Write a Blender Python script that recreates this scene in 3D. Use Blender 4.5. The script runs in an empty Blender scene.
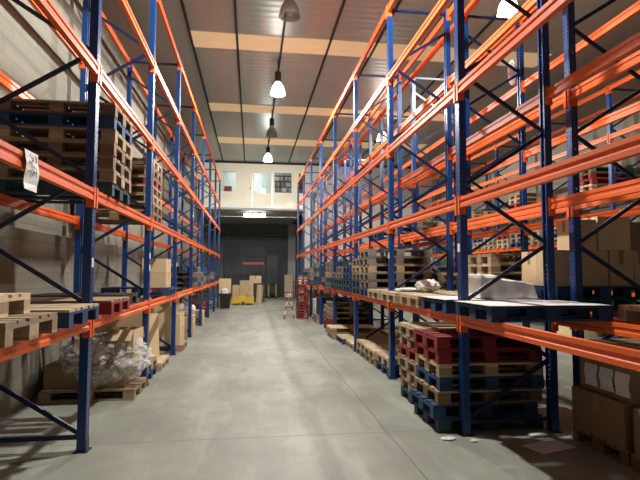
import bpy, math, random
from mathutils import Vector, Matrix, noise
random.seed(7)
C = bpy.context.scene.collection
SC = bpy.context.scene
PI = math.pi

# ------------------------------------------------------------------ materials
def lin(c):
    return tuple((v/12.92 if v <= .04045 else ((v+.055)/1.055)**2.4) for v in c)
def rgb(r, g, b): return lin((r/255, g/255, b/255))

class NT:
    def __init__(s, name):
        s.m = bpy.data.materials.new(name); s.m.use_nodes = True
        s.t = s.m.node_tree; s.n = s.t.nodes; s.b = s.n['Principled BSDF']
    def new(s, typ, **kw):
        n = s.n.new(typ)
        for k, v in kw.items(): setattr(n, k, v)
        return n
    def link(s, a, b): s.t.links.new(a, b)
    def math(s, op, a, b=None, c=None):
        n = s.new('ShaderNodeMath', operation=op)
        for i, v in enumerate((a, b, c)):
            if v is None: continue
            if isinstance(v, (int, float)): n.inputs[i].default_value = v
            else: s.link(v, n.inputs[i])
        return n.outputs[0]
    def mix(s, fac, a, b, blend='MIX'):
        n = s.new('ShaderNodeMix', data_type='RGBA', blend_type=blend)
        for i, v in ((0, fac), (6, a), (7, b)):
            if isinstance(v, (int, float)): n.inputs[i].default_value = v
            elif isinstance(v, tuple): n.inputs[i].default_value = (*v[:3], 1)
            else: s.link(v, n.inputs[i])
        return n.outputs[2]
    def ramp(s, fac, stops):
        n = s.new('ShaderNodeValToRGB'); s.link(fac, n.inputs[0]); e = n.color_ramp.elements
        while len(e) < len(stops): e.new(.5)
        for q, (p, c) in zip(e, stops): q.position = p; q.color = (*c[:3], 1)
        return n.outputs[0]
    def coord(s, scale=(1, 1, 1), loc=(0, 0, 0), which='Object'):
        tc = s.new('ShaderNodeTexCoord'); mp = s.new('ShaderNodeMapping')
        s.link(tc.outputs[which], mp.inputs[0]); mp.inputs['Scale'].default_value = scale; mp.inputs['Location'].default_value = loc
        return mp.outputs[0]
    def noise(s, vec, scale, detail=4, rough=.55):
        n = s.new('ShaderNodeTexNoise'); s.link(vec, n.inputs['Vector'])
        n.inputs['Scale'].default_value = scale; n.inputs['Detail'].default_value = detail; n.inputs['Roughness'].default_value = rough
        return n.outputs[0]
    def rnd(s): return s.new('ShaderNodeObjectInfo').outputs['Random']
    def col(s, c):
        if isinstance(c, tuple): s.b.inputs['Base Color'].default_value = (*c[:3], 1)
        else: s.link(c, s.b.inputs['Base Color'])
    def bump(s, h, dist, strength=1):
        n = s.new('ShaderNodeBump'); n.inputs['Distance'].default_value = dist; n.inputs['Strength'].default_value = strength
        s.link(h, n.inputs['Height']); s.link(n.outputs[0], s.b.inputs['Normal'])
    def done(s, rough=.5, metal=0, spec=None):
        if isinstance(rough, (int, float)): s.b.inputs['Roughness'].default_value = rough
        else: s.link(rough, s.b.inputs['Roughness'])
        s.b.inputs['Metallic'].default_value = metal
        if spec is not None: s.b.inputs['Specular IOR Level'].default_value = spec
        return s.m

def plain(name, c, rough=.5, metal=0, var=.12, scale=6, rvar=0., bump=0.):
    n = NT(name); v = n.coord()
    f = n.noise(v, scale)
    a = tuple(x*(1-var) for x in c); b = tuple(min(1, x*(1+var)) for x in c)
    cc = n.mix(f, a, b)
    if rvar:
        k = n.math('MULTIPLY_ADD', n.rnd(), 2*rvar, 1-rvar)
        h = n.new('ShaderNodeHueSaturation'); n.link(cc, h.inputs['Color']); n.link(k, h.inputs['Value']); cc = h.outputs[0]
    n.col(cc)
    if bump: n.bump(f, bump)
    return n.done(rough, metal)

def wood(name, c, rvar=.25, scale=1.0, grain=(1.2, 14, 14)):
    n = NT(name); v = n.coord(grain)
    off = n.new('ShaderNodeVectorMath', operation='ADD'); n.link(v, off.inputs[0])
    cx = n.new('ShaderNodeCombineXYZ'); n.link(n.math('MULTIPLY', n.rnd(), 40), cx.inputs[0]); n.link(n.math('MULTIPLY', n.rnd(), 17), cx.inputs[1]); n.link(cx.outputs[0], off.inputs[1])
    f = n.noise(off.outputs[0], 2.2*scale, 6, .65)
    d = n.noise(off.outputs[0], .6*scale, 2)
    cc = n.ramp(f, [(.25, tuple(x*.62 for x in c)), (.55, c), (.8, tuple(min(1, x*1.25) for x in c))])
    cc = n.mix(n.math('MULTIPLY', d, .5), cc, tuple(x*.55 for x in c))
    h = n.new('ShaderNodeHueSaturation'); n.link(cc, h.inputs['Color'])
    n.link(n.math('MULTIPLY_ADD', n.rnd(), 2*rvar, 1-rvar), h.inputs['Value'])
    n.col(h.outputs[0]); n.bump(f, .004, .5)
    return n.done(.75)

M = {}
M['blue'] = plain('blue_powder_coat', (.006, .041, .165), .34, 0, .12, 5)
M['navy'] = plain('dark_blue_powder_coat', (.006, .016, .058), .38, 0, .15, 5)
M['orange'] = plain('orange_powder_coat', (.80, .135, .024), .48, 0, .08, 3)
M['steel'] = plain('galvanised_steel', (.45, .45, .44), .4, .8, .1, 8)
M['darkmetal'] = plain('dark_metal', (.03, .03, .032), .45, .3, .2, 8)
M['black'] = plain('black_plastic', (.012, .012, .013), .45, 0, .2, 8)
M['seam'] = plain('black_seam_sealant', (.012, .012, .012), .7)
M['nat'] = wood('bare_pallet_wood', (.43, .31, .185), .3)
M['pale'] = wood('pale_new_wood', (.66, .52, .33), .15)
M['grey'] = wood('weathered_wood', (.22, .185, .145))
M['brown'] = wood('brown_wood', (.22, .14, .078))
M['redp'] = wood('red_painted_wood', (.27, .022, .022), .2)
M['bluep'] = wood('blue_painted_wood', (.014, .058, .15), .3)
M['tealp'] = wood('teal_painted_wood', (.016, .062, .085), .25)
M['dark'] = wood('dark_stained_wood', (.03, .027, .026), .2)
M['greenp'] = wood('green_painted_wood', (.05, .22, .13), .2)
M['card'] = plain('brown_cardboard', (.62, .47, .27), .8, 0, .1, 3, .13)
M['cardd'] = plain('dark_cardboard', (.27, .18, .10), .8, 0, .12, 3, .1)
M['tape'] = plain('packing_tape', (.30, .19, .085), .3, 0, .05)
M['paper'] = plain('white_paper', (.80, .80, .78), .7, 0, .04)
M['ink'] = plain('black_ink', (.02, .02, .03), .7)
M['sheet'] = plain('white_sheet', (.74, .73, .69), .6, 0, .08, 4, 0, .01)
M['green'] = plain('green_plastic', (.03, .30, .05), .35, 0, .2, 12)
M['ochre'] = plain('worn_ochre_paint', (.30, .22, .07), .5, 0, .15, 6)
M['yellow'] = plain('yellow_paint', (.72, .46, .03), .4, 0, .1, 6)
M['redd'] = plain('dull_red_plastic', (.26, .03, .025), .45, 0, .15, 8)
M['brownd'] = plain('brown_glass', (.10, .04, .015), .2)
M['redpaint'] = plain('red_paint', (.50, .035, .025), .4, 0, .1, 6)
M['white'] = plain('white_paint', (.75, .75, .72), .5, 0, .05)
M['cream'] = plain('cream_panel', (.80, .78, .62), .55, 0, .05, 2)
M['slab'] = plain('grey_slab_concrete', (.42, .41, .38), .7, 0, .12, 3)
M['endwall'] = plain('dark_end_wall', (.11, .115, .11), .7, 0, .12, 2)
M['whitewall'] = plain('white_end_wall', (.62, .60, .55), .75, 0, .07, 2)

# plastic film
n = NT('clear_plastic_film'); n.n.remove(n.b)
tr = n.new('ShaderNodeBsdfTransparent'); gl = n.new('ShaderNodeBsdfPrincipled')
gl.inputs['Base Color'].default_value = (.80, .79, .78, 1); gl.inputs['Roughness'].default_value = .16
f = n.noise(n.coord(), 9, 3); bp = n.new('ShaderNodeBump'); bp.inputs['Distance'].default_value = .03; n.link(f, bp.inputs['Height']); n.link(bp.outputs[0], gl.inputs['Normal'])
mx = n.new('ShaderNodeMixShader'); n.link(n.math('MULTIPLY_ADD', f, .85, .0), mx.inputs[0]); n.link(tr.outputs[0], mx.inputs[1]); n.link(gl.outputs[0], mx.inputs[2])
n.link(mx.outputs[0], n.n['Material Output'].inputs[0]); M['film'] = n.m
# window glass
n = NT('window_glass'); n.n.remove(n.b)
tr = n.new('ShaderNodeBsdfTransparent'); gl = n.new('ShaderNodeBsdfGlossy'); gl.inputs['Roughness'].default_value = .03
tr.inputs[0].default_value = (.86, .93, .95, 1)
mx = n.new('ShaderNodeMixShader'); mx.inputs[0].default_value = .14; n.link(tr.outputs[0], mx.inputs[1]); n.link(gl.outputs[0], mx.inputs[2])
n.link(mx.outputs[0], n.n['Material Output'].inputs[0]); M['glass'] = n.m
# translucent bell of the lamps
n = NT('prismatic_acrylic'); n.n.remove(n.b)
tr = n.new('ShaderNodeBsdfTransparent'); gl = n.new('ShaderNodeBsdfPrincipled'); gl.inputs['Base Color'].default_value = (.32, .29, .27, 1); gl.inputs['Roughness'].default_value = .25
mx = n.new('ShaderNodeMixShader'); mx.inputs[0].default_value = .6; n.link(tr.outputs[0], mx.inputs[1]); n.link(gl.outputs[0], mx.inputs[2])
n.link(mx.outputs[0], n.n['Material Output'].inputs[0]); M['acrylic'] = n.m

def emis(name, c, s):
    n = NT(name); n.col(c); n.b.inputs['Emission Color'].default_value = (*c, 1); n.b.inputs['Emission Strength'].default_value = s
    return n.done(.5)
M['bulb'] = emis('lit_bulb', (1, .95, .88), 90)
M['tube'] = emis('lit_tube', (1, .97, .92), 26)
M['litbell'] = emis('lit_prismatic_bell', (1, .93, .84), 7)
M['offbulb'] = plain('unlit_bulb', (.5, .48, .45), .3)

# floor
n = NT('concrete_floor'); v = n.coord()
a = n.noise(v, .55, 5, .6); b = n.noise(v, 3.2, 6, .65); c3 = n.noise(n.coord((1, .18, 1)), 2.4, 4, .6); d4 = n.noise(v, 26, 3, .6)
cc = n.ramp(a, [(.28, (.165, .178, .143)), (.5, (.245, .260, .212)), (.72, (.33, .345, .285))])
cc = n.mix(n.math('MULTIPLY', n.ramp(b, [(.45, (0, 0, 0)), (.62, (1, 1, 1))]), .45), cc, (.23, .225, .205))
cc = n.mix(n.math('MULTIPLY', n.ramp(c3, [(.5, (0, 0, 0)), (.68, (1, 1, 1))]), .5), cc, (.42, .43, .37))
cc = n.mix(n.math('MULTIPLY', n.ramp(d4, [(.56, (0, 0, 0)), (.72, (1, 1, 1))]), .22), cc, (.17, .165, .15))
sp = n.new('ShaderNodeSeparateXYZ'); n.link(v, sp.inputs[0])
wob = n.math('MULTIPLY', n.noise(v, 6, 2), .02)
def joint(axis, at, w):
    q = n.math('ABSOLUTE', n.math('SUBTRACT', n.math('ADD', sp.outputs[axis], wob), at+.01))
    return n.math('LESS_THAN', q, w)
j = n.math('MAXIMUM', joint(0, 1.46, .009), n.math('MAXIMUM', joint(1, 5.36, .008), n.math('MAXIMUM', joint(1, 11.2, .008), joint(1, 17.2, .008))))
cc = n.mix(n.math('MULTIPLY', j, .6), cc, (.08, .078, .07))
n.col(cc); n.bump(b, .004, .5)
M['floor'] = n.done(n.math('MULTIPLY_ADD', b, .3, .38))

# block wall
n = NT('concrete_block_wall')
tc = n.new('ShaderNodeTexCoord'); sp = n.new('ShaderNodeSeparateXYZ'); n.link(tc.outputs['Object'], sp.inputs[0])
cb = n.new('ShaderNodeCombineXYZ'); n.link(sp.outputs[1], cb.inputs[0]); n.link(sp.outputs[2], cb.inputs[1])
br = n.new('ShaderNodeTexBrick'); n.link(cb.outputs[0], br.inputs['Vector'])
br.inputs['Scale'].default_value = 1; br.inputs['Brick Width'].default_value = .42; br.inputs['Row Height'].default_value = .21; br.inputs['Mortar Size'].default_value = .007
br.inputs['Color1'].default_value = (.200, .197, .152, 1); br.inputs['Color2'].default_value = (.232, .227, .178, 1); br.inputs['Mortar'].default_value = (.178, .173, .138, 1)
f = n.noise(tc.outputs['Object'], 5, 5, .6)
n.col(n.mix(n.math('MULTIPLY', f, .35), br.outputs['Color'], (.17, .165, .135)))
n.bump(br.outputs['Fac'], -.006, .6); M['blockwall'] = n.done(.85)

# metal ceiling
n = NT('corrugated_metal_ceiling'); v = n.coord()
w = n.new('ShaderNodeTexWave', wave_type='BANDS', bands_direction='Y', wave_profile='TRI'); n.link(v, w.inputs['Vector']); w.inputs['Scale'].default_value = 1.3
w.inputs['Distortion'].default_value = 0
f = n.noise(n.coord((1.6, .12, 1)), 1.1, 3)
cc = n.ramp(f, [(.36, (.34, .47, .455)), (.5, (.37, .48, .46)), (.60, (.45, .455, .43)), (.72, (.355, .485, .465))])  # warmer streaks paint the orange racks' reflection into the sheet colour
n.col(cc); n.bump(w.outputs['Fac'], .010, .5)
M['ceiling'] = n.done(.38, .35)
# skylight sheet
n = NT('translucent_skylight'); v = n.coord()
f = n.noise(n.coord((.5, 5, 1)), 3, 4)
cc = n.mix(f, (.62, .47, .25), (.75, .60, .36)); n.col(cc)
n.link(cc, n.b.inputs['Emission Color']); n.b.inputs['Emission Strength'].default_value = .40  # added faint emission stands in for daylight passing through the sheet
M['skylight'] = n.done(.6)
# sectional door
n = NT('dark_sectional_door'); v = n.coord()
f = n.noise(v, 3, 3); n.col(n.mix(f, (.034, .036, .036), (.048, .05, .048))); M['door'] = n.done(.5, .2)

# ------------------------------------------------------------------ mesh helpers
class MB:
    def __init__(s): s.v = []; s.f = []
    def quad(s, *p):
        i = len(s.v); s.v += [tuple(q) for q in p]; s.f.append(tuple(range(i, i+len(p)))); return s
    def box(s, x0, x1, y0, y1, z0, z1, m=None):
        i = len(s.v)
        p = [(x, y, z) for z in (z0, z1) for y in (y0, y1) for x in (x0, x1)]
        if m: p = [tuple(m @ Vector(q)) for q in p]
        s.v += p
        for f in ((0, 2, 3, 1), (4, 5, 7, 6), (0, 1, 5, 4), (2, 6, 7, 3), (0, 4, 6, 2), (1, 3, 7, 5)): s.f.append(tuple(i+q for q in f))
        return s
    def bar(s, a, b, w, h):          # rectangular bar from a to b
        a = Vector(a); b = Vector(b); d = b-a; L = d.length
        q = d.to_track_quat('X', 'Z').to_matrix().to_4x4(); m = Matrix.Translation(a) @ q
        return s.box(0, L, -w/2, w/2, -h/2, h/2, m)
    def prism(s, prof, x0, x1, axis='y'):   # closed profile [(a,b)] swept along an axis
        i = len(s.v); k = len(prof)
        for t in (x0, x1):
            for a, b in prof: s.v.append((a, t, b) if axis == 'y' else (t, a, b) if axis == 'x' else (a, b, t))
        s.f.append(tuple(i+q for q in range(k))); s.f.append(tuple(i+k+q for q in reversed(range(k))))
        for q in range(k):
            r = (q+1) % k; s.f.append((i+q, i+k+q, i+k+r, i+r))
        return s
    def lathe(s, prof, seg=20, c=(0, 0, 0)):
        i = len(s.v)
        for r, z in prof:
            for k in range(seg):
                a = 2*PI*k/seg; s.v.append((c[0]+r*math.cos(a), c[1]+r*math.sin(a), c[2]+z))
        for q in range(len(prof)-1):
            for k in range(seg):
                k2 = (k+1) % seg; s.f.append((i+q*seg+k, i+q*seg+k2, i+(q+1)*seg+k2, i+(q+1)*seg+k))
        s.f.append(tuple(i+k for k in reversed(range(seg)))); s.f.append(tuple(i+(len(prof)-1)*seg+k for k in range(seg)))
        return s
    def tube(s, pts, r, seg=8):
        pts = [Vector(p) for p in pts]; i = len(s.v)
        for k, p in enumerate(pts):
            d = (pts[min(k+1, len(pts)-1)]-pts[max(k-1, 0)]).normalized(); q = d.to_track_quat('Z', 'Y')
            for t in range(seg):
                a = 2*PI*t/seg; s.v.append(tuple(p+q @ Vector((r*math.cos(a), r*math.sin(a), 0))))
        for k in range(len(pts)-1):
            for t in range(seg):
                u = (t+1) % seg; s.f.append((i+k*seg+t, i+k*seg+u, i+(k+1)*seg+u, i+(k+1)*seg+t))
        s.f.append(tuple(i+t for t in reversed(range(seg)))); s.f.append(tuple(i+(len(pts)-1)*seg+t for t in range(seg)))
        return s
    def mesh(s, name, mat, fix=True):
        import bmesh
        me = bpy.data.meshes.new(name); me.from_pydata(s.v, [], s.f); me.update()
        if fix:
            bm = bmesh.new(); bm.from_mesh(me); bmesh.ops.recalc_face_normals(bm, faces=bm.faces); bm.to_mesh(me); bm.free()
        me.materials.append(M[mat] if isinstance(mat, str) else mat); return me

def put(name, me, parent=None, loc=(0, 0, 0), rot=(0, 0, 0)):
    o = bpy.data.objects.new(name, me); C.objects.link(o); o.location = loc; o.rotation_euler = rot
    if parent is not None: o.parent = parent
    return o
def part(name, mb, mat, parent, loc=(0, 0, 0), rot=(0, 0, 0), smooth=False):
    me = mb.mesh(name, mat)
    if smooth:
        for p in me.polygons: p.use_smooth = True
    return put(name, me, parent, loc, rot)
def tag(o, label, cat, group=None):
    o['label'] = label; o['category'] = cat
    if group: o['group'] = group
    return o
def thing(name, label, cat, loc=(0, 0, 0), rot=(0, 0, 0), group=None):
    return tag(put(name, None, None, loc, rot), label, cat, group)
def struct(name, mb, mat, parent=None):
    o = part(name, mb, mat, parent)
    if parent is None: o['kind'] = 'structure'
    return o
ORD = ['first', 'second', 'third', 'fourth', 'fifth', 'sixth', 'seventh', 'eighth', 'ninth', 'tenth']

# ------------------------------------------------------------------ the building
ZC = 7.5; YE = 26.6; YB = 34.6; XL = -2.85; XR = 9.85; Y0 = -7.0
struct('floor', MB().box(XL-.2, XR+.2, Y0-.2, YB+.2, -.2, 0), 'floor')
struct('ceiling', MB().box(XL-.2, XR+.2, Y0-.2, YB+.2, ZC, ZC+.12), 'ceiling')
struct('wall_left', MB().box(XL-.2, XL, Y0-.2, YB+.2, 0, ZC), 'blockwall')
struct('wall_right', MB().box(XR, XR+.2, Y0-.2, YB+.2, 0, ZC), 'blockwall')
struct('wall_back', MB().box(XL, XR, Y0-.2, Y0, 0, ZC), 'whitewall')
struct('wall_front', MB().box(XL, XR, YB, YB+.2, 0, ZC), 'endwall')
struct('wall_recess', MB().box(2.75, XR, YE, YE+.18, 0, ZC), 'whitewall')
sz0, sz1 = 4.94, 5.12
struct('mezzanine_slab', MB().box(XL, 2.75, YE-.12, YB, sz0, sz1), 'slab')
struct('trim_1', MB().box(XL, 2.75, YE-.17, YE-.12, sz1-.10, sz1+.04), 'white')
# seams of the roof sheets
for i, x in enumerate((-1.55, -.42, .70, 1.90, 3.08, 4.25, 5.42, 6.6)):
    struct('trim_%d' % (i+2), MB().box(x-.028, x+.028, Y0, YE, ZC-.035, ZC+.0), 'seam')
struct('trim_10', MB().box(XL, XR, YE-.05, YE, ZC-.10, ZC), 'seam')
for i, (a, b) in enumerate(((12.1, 12.95), (17.35, 18.15), (21.75, 22.75))):
    o = struct('skylight', MB().box(-1.55, 7.85, a, b, ZC-.02, ZC+.01), 'skylight')
# office front with real openings
oz = [(5.12, 5.80), (5.80, 6.98), (6.98, ZC)]
wins = [(-1.60, -.86), (1.12, 2.10), (2.42, 2.74)]
dx = (.02, 1.02)
ob = MB()
ob.box(XL, 2.75, YE, YE+.1, 6.98, ZC)
xs = [XL, wins[0][0], wins[0][1], dx[0], dx[1], wins[1][0], wins[1][1], wins[2][0], wins[2][1], 2.75]
for i in range(0, 10, 2): ob.box(xs[i], xs[i+1], YE, YE+.1, 5.12, 6.98)
for a, b in wins: ob.box(a, b, YE, YE+.1, 5.12, 5.86)
struct('wall_office', ob, 'cream')
struct('wall_office_back', MB().box(XL, 2.75, YE+3.0, YE+3.1, 5.12, ZC), 'whitewall')
for i, (a, b) in enumerate(wins):
    w = put('window_%d' % (i+1), None); w['kind'] = 'structure'
    fb = MB(); t = .035
    fb.box(a, b, YE-.02, YE+.08, 5.86, 5.86+t).box(a, b, YE-.02, YE+.08, 6.98-t, 6.98).box(a, a+t, YE-.02, YE+.08, 5.86+t, 6.98-t).box(b-t, b, YE-.02, YE+.08, 5.86+t, 6.98-t)
    part('window_frame', fb, 'cream', w); part('pane', MB().box(a+t, b-t, YE+.03, YE+.036, 5.86+t, 6.98-t), 'glass', w)
d = put('door_1', None); d['kind'] = 'structure'
db = MB(); a, b = dx; t = .07
db.box(a, b, YE+.01, YE+.06, 5.12, 5.86).box(a, b, YE+.01, YE+.06, 6.92, 6.98).box(a, a+t, YE+.01, YE+.06, 5.86, 6.92).box(b-t, b, YE+.01, YE+.06, 5.86, 6.92)
part('door_panel', db, 'cream', d); part('pane', MB().box(a+t, b-t, YE+.03, YE+.036, 5.86, 6.92), 'glass', d)
part('door_frame', MB().box(a-.04, a, YE-.02, YE+.08, 5.12, 7.0).box(b, b+.04, YE-.02, YE+.08, 5.12, 7.0), 'steel', d)
part('door_handle', MB().box(a-.16, a-.10, YE-.05, YE, 6.05, 6.11), 'darkmetal', d)
# sectional door under the mezzanine
d = put('door_2', None); d['kind'] = 'structure'
for i in range(6):
    part('door_panel', MB().box(-1.78, 2.33, YB-.07, YB-.01, .02+i*.683, .02+(i+1)*.683-.03), 'door', d)
part('door_frame', MB().box(-1.86, -1.78, YB-.12, YB, 0, 4.12).box(2.33, 2.40, YB-.12, YB, 0, 4.12).box(-1.86, 2.40, YB-.12, YB, 4.12, 4.20), 'darkmetal', d)
struct('column', MB().box(2.45, 2.95, YB-.35, YB, 0, 4.94), 'slab')
struct('wall_recess_side', MB().box(2.95, 3.1, YE+.18, YB, 0, 4.94), 'endwall')

# office contents seen through the panes
sh = thing('bookshelf', 'dark open shelf unit behind the upper office window beside the door', 'shelf', (1.62, YE+.55, 5.12))
sb = MB()
for z in (.0, .55, .85, 1.15, 1.45, 1.75): sb.box(-.46, .46, -.15, .15, z, z+.03)
part('shelf', sb, 'grey', sh); part('side_panel', MB().box(-.48, -.45, -.15, .15, 0, 1.8), 'grey', sh); part('side_panel', MB().box(.45, .48, -.15, .15, 0, 1.8), 'grey', sh)
for z in (.89, 1.19, 1.49):
    for k in range(4):
        x = -.40+k*.205
        tag(part('binder', MB().box(x, x+.15, -.1, .1, 0, .2+.02*((k*7) % 3)), ('darkmetal', 'grey', 'white', 'cardd')[(k+int(z*10)) % 4], None, (1.62, YE+.55, 5.12+z-.0075)), 'small dark binder on the shelf unit behind the office window', 'binder', 'binders on the office shelf')
tag(part('red_box', MB().box(-.2, .2, -.1, .1, 0, .36), 'redpaint', None, (-1.28, YE+.28, 5.84)), 'dark red box standing behind the office window above the racks', 'box')
part('side_table', MB().box(-.45, .45, -.2, .2, .68, .72).box(-.43, -.39, -.18, .18, 0, .68).box(.39, .43, -.18, .18, 0, .68), 'white', None, (-1.3, YE+.36, 5.12))
tag(bpy.data.objects['side_table'], 'white side table under the office window holding the red box', 'table')

# tube light on its cross rail below the slab
tl = thing('tube_light', 'lit fluorescent tube light on a rail under the mezzanine', 'lamp', (.14, 27.6, 4.79))
part('housing', MB().box(-.62, .62, -.07, .07, .07, .12), 'white', tl)
part('tube', MB().box(-.58, .58, -.05, .05, -.02, .07), 'tube', tl)
part('hanger', MB().box(-.4, -.38, -.01, .01, .12, .17).box(.38, .4, -.01, .01, .12, .17), 'steel', tl)
tag(part('cable_tray', MB().box(-1.9, 2.6, -.08, .08, 0, .02).box(-1.9, 2.6, -.08, -.07, 0, .05).box(-1.9, 2.6, .07, .08, 0, .05).box(-1.8, -1.78, -.02, .02, .02, .26).box(2.4, 2.42, -.02, .02, .02, .26), 'steel', None, (0, 27.9, 4.68)), 'thin grey cable tray crossing under the mezzanine behind the tube light', 'cable tray')

# ------------------------------------------------------------------ high bay lamps
def bell_mesh():
    return MB().lathe([(.07, .0), (.10, -.04), (.15, -.12), (.185, -.22), (.20, -.33), (.21, -.34), (.195, -.335), (.178, -.22), (.142, -.125), (.09, -.05)], 24)
def lamp(x, y, lit, label, z=6.87, glow=.055, tilt=0):
    l = thing('high_bay_lamp', label, 'lamp', (x, y, z), group='high bay lamps under the roof')
    part('ballast', MB().lathe([(.085, .02), (.085, .28), (.05, .31)], 16), 'darkmetal', l, smooth=False)
    part('hanging_rod', MB().box(-.012, .012, -.012, .012, .3, ZC-z), 'darkmetal', l)
    part('bell_shade', bell_mesh(), 'litbell' if lit else 'acrylic', l, smooth=True)
    part('bulb', MB().lathe([(.02, -.06), (.05, -.10), (.085, -.17), (.09, -.23), (.06, -.29), (.01, -.31)], 16), 'bulb' if lit else 'offbulb', l, smooth=True)
    if lit:
        L = bpy.data.lights.new('lamp_light', 'SPOT'); L.energy = lit; L.spot_size = 3.09; L.spot_blend = .12; L.shadow_soft_size = .09; L.color = (1, .975, .925)
        o = bpy.data.objects.new('lamp_light', L); C.objects.link(o); o.parent = l; o.location = (0, 0, -.40); o.rotation_euler.x = tilt
        L = bpy.data.lights.new('lamp_glow', 'POINT'); L.energy = lit*glow; L.shadow_soft_size = .12; L.color = (1, .975, .925)
        o = bpy.data.objects.new('lamp_glow', L); C.objects.link(o); o.parent = l; o.location = (0, 0, -.42)
P = 1240
lamp(.66, .7, 0, 'unlit high bay lamp over the aisle behind the camera')
lamp(.66, 6.05, P*1.1, 'lit high bay lamp directly over the near aisle floor', 7.12)
lamp(.66, 9.25, 0, 'unlit clear bell lamp hanging over the aisle before the first skylight')
lamp(.66, 13.5, P, 'lit bell lamp glaring between the first and second skylight strips')
lamp(.66, 17.75, 0, 'unlit bell lamp hanging near the second skylight strip')
lamp(.66, 21.9, P*.5, 'lit bell lamp nearest the office windows', 6.87, .09, .38)
lamp(4.72, 8.6, P*.6, 'lit bell lamp above the upper beams of the near racks')
lamp(4.72, 17.8, P*.8, 'lit bell lamp glimpsed between the posts over the second aisle')

# ------------------------------------------------------------------ pallet racks
LV = [1.26, 2.515, 3.765, 4.98, 6.154]; BAY = 2.8; YP = 5.178; HT = 6.17
def post_mesh(detail=True):
    b = MB()
    # front web with two columns of punched holes, side walls with one column, returned lips
    hp = .05 if detail else .1
    cols = [(-.05, -.032, 0), (-.032, -.022, 1), (-.022, .022, 0), (.022, .032, 1), (.032, .05, 0)]
    nz = int(HT/hp)
    for y0, y1, hole in cols:
        if not hole: b.quad((0, y0, 0), (0, y1, 0), (0, y1, HT), (0, y0, HT))
        else:
            for k in range(nz):
                z = k*hp; b.quad((0, y0, z), (0, y1, z), (0, y1, z+hp*.62), (0, y0, z+hp*.62))
            b.quad((0, y0, nz*hp), (0, y1, nz*hp), (0, y1, HT), (0, y0, HT))
    for y in (-.05, .05):
        for x0, x1, hole in ((0, .036, 0), (.036, .045, 1), (.045, .08, 0)):
            if not hole: b.quad((x0, y, 0), (x1, y, 0), (x1, y, HT), (x0, y, HT))
            else:
                for k in range(nz):
                    z = k*hp; b.quad((x0, y, z), (x1, y, z), (x1, y, z+hp*.7), (x0, y, z+hp*.7))
                b.quad((x0, y, nz*hp), (x1, y, nz*hp), (x1, y, HT), (x0, y, HT))
        s = 1 if y > 0 else -1
        b.quad((.08, y, 0), (.08, y-s*.022, 0), (.08, y-s*.022, HT), (.08, y, HT))
        b.quad((.08, y-s*.022, 0), (.055, y-s*.022, 0), (.055, y-s*.022, HT), (.08, y-s*.022, HT))
    return b
ME_post = post_mesh().mesh('post', 'blue', fix=False)
ME_foot = MB().box(-.025, .105, -.075, .075, 0, .008).box(-.006, .0, -.05, .05, .008, .11).mesh('foot_plate', 'navy')
rp = [(-.012, 0), (-.012, -.034), (-.002, -.042), (-.002, -.068), (-.012, -.076), (-.012, -.112), (.038, -.112), (.038, -.076), (.028, -.068), (.028, -.042), (.038, -.034), (.038, 0)]
RL = BAY-.10
ME_rail = MB().prism(rp, -RL/2, RL/2).mesh('shelf_rail', 'orange')
def conn(s):
    b = MB(); y = s*RL/2
    b.box(-.016, .06, min(y, y-s*.012), max(y, y-s*.012), -.185, .022)
    b.box(-.016, -.005, min(y-s*.012, y+s*.034), max(y-s*.012, y+s*.034), -.185, .022)
    return b.mesh('connector', 'orange')
ME_conn = (conn(-1), conn(1))
RD = 1.08; XA, XB = .052, RD-.052
ND = 5
def brace_mesh(up, top=False):
    b = MB(); p0, p1 = ((XA, 0, 0), (XB, 0, .625)) if up else ((XA, 0, 0), (XB, 0, 0)) if up is None else ((XB, 0, 0), (XA, 0, .625))
    b.bar(p0, p1, .024, .042)
    b.bar(p0, p1, .03, .010)
    return b.mesh('brace', 'navy')
ME_br = {True: brace_mesh(True), False: brace_mesh(False), None: brace_mesh(None)}
ME_tag = MB().box(-.002, 0, -.03, .03, 0, .09).mesh('label_sticker', 'paper')

def rack(label, xf, d, ks, skip=(), tags=()):
    r = thing('pallet_rack', label, 'pallet rack', (xf, 0, 0), (0, 0, 0 if d > 0 else PI), group='blue and orange pallet racks')
    sgn = 1 if d > 0 else -1
    for k in ks:
        y = sgn*(YP+BAY*k)
        for e in (0, 1):
            p = put('post', ME_post, r, (0, y, 0) if e == 0 else (RD, y, 0), (0, 0, 0 if e == 0 else PI))
            put('foot_plate', ME_foot, p)
            if e == 0:
                for kk, z in tags:
                    if kk == k: put('label_sticker', ME_tag, p, (-.0005, 0.0, z))
        z = .15
        put('brace', ME_br[None], r, (0, y, .13))
        for i in range(9):
            put('brace', ME_br[i % 2 == 0], r, (0, y, z)); z += .625
        put('brace', ME_br[None], r, (0, y, 6.10))
    for k in ks[:-1]:
        y = sgn*(YP+BAY*(k+.5))
        for li, z in enumerate(LV):
            for e in (0, 1):
                if (k, li, e) in skip: continue
                b = put('shelf_rail', ME_rail, r, (0 if e == 0 else RD, y, z), (0, 0, 0 if e == 0 else PI))
                for m in ME_conn: put('connector', m, b)
    return r
KS = list(range(-1, 8))
rack('blue and orange pallet rack along the pale block wall', -1.541, -1, KS, tags=((0, 1.75), (1, 1.72), (1, 1.9), (2, 1.8)))
rack('blue and orange rack facing the aisle beside the tall red-topped pallet stacks', 2.216, 1, KS, tags=((0, 1.93), (1, 1.93), (2, 1.85)))
rack('blue and orange rack standing back to back behind the one facing the aisle', 4.62, -1, KS)
rack('blue and orange rack on the far side of the second aisle', 8.40, 1, list(range(0, 8)))

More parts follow.
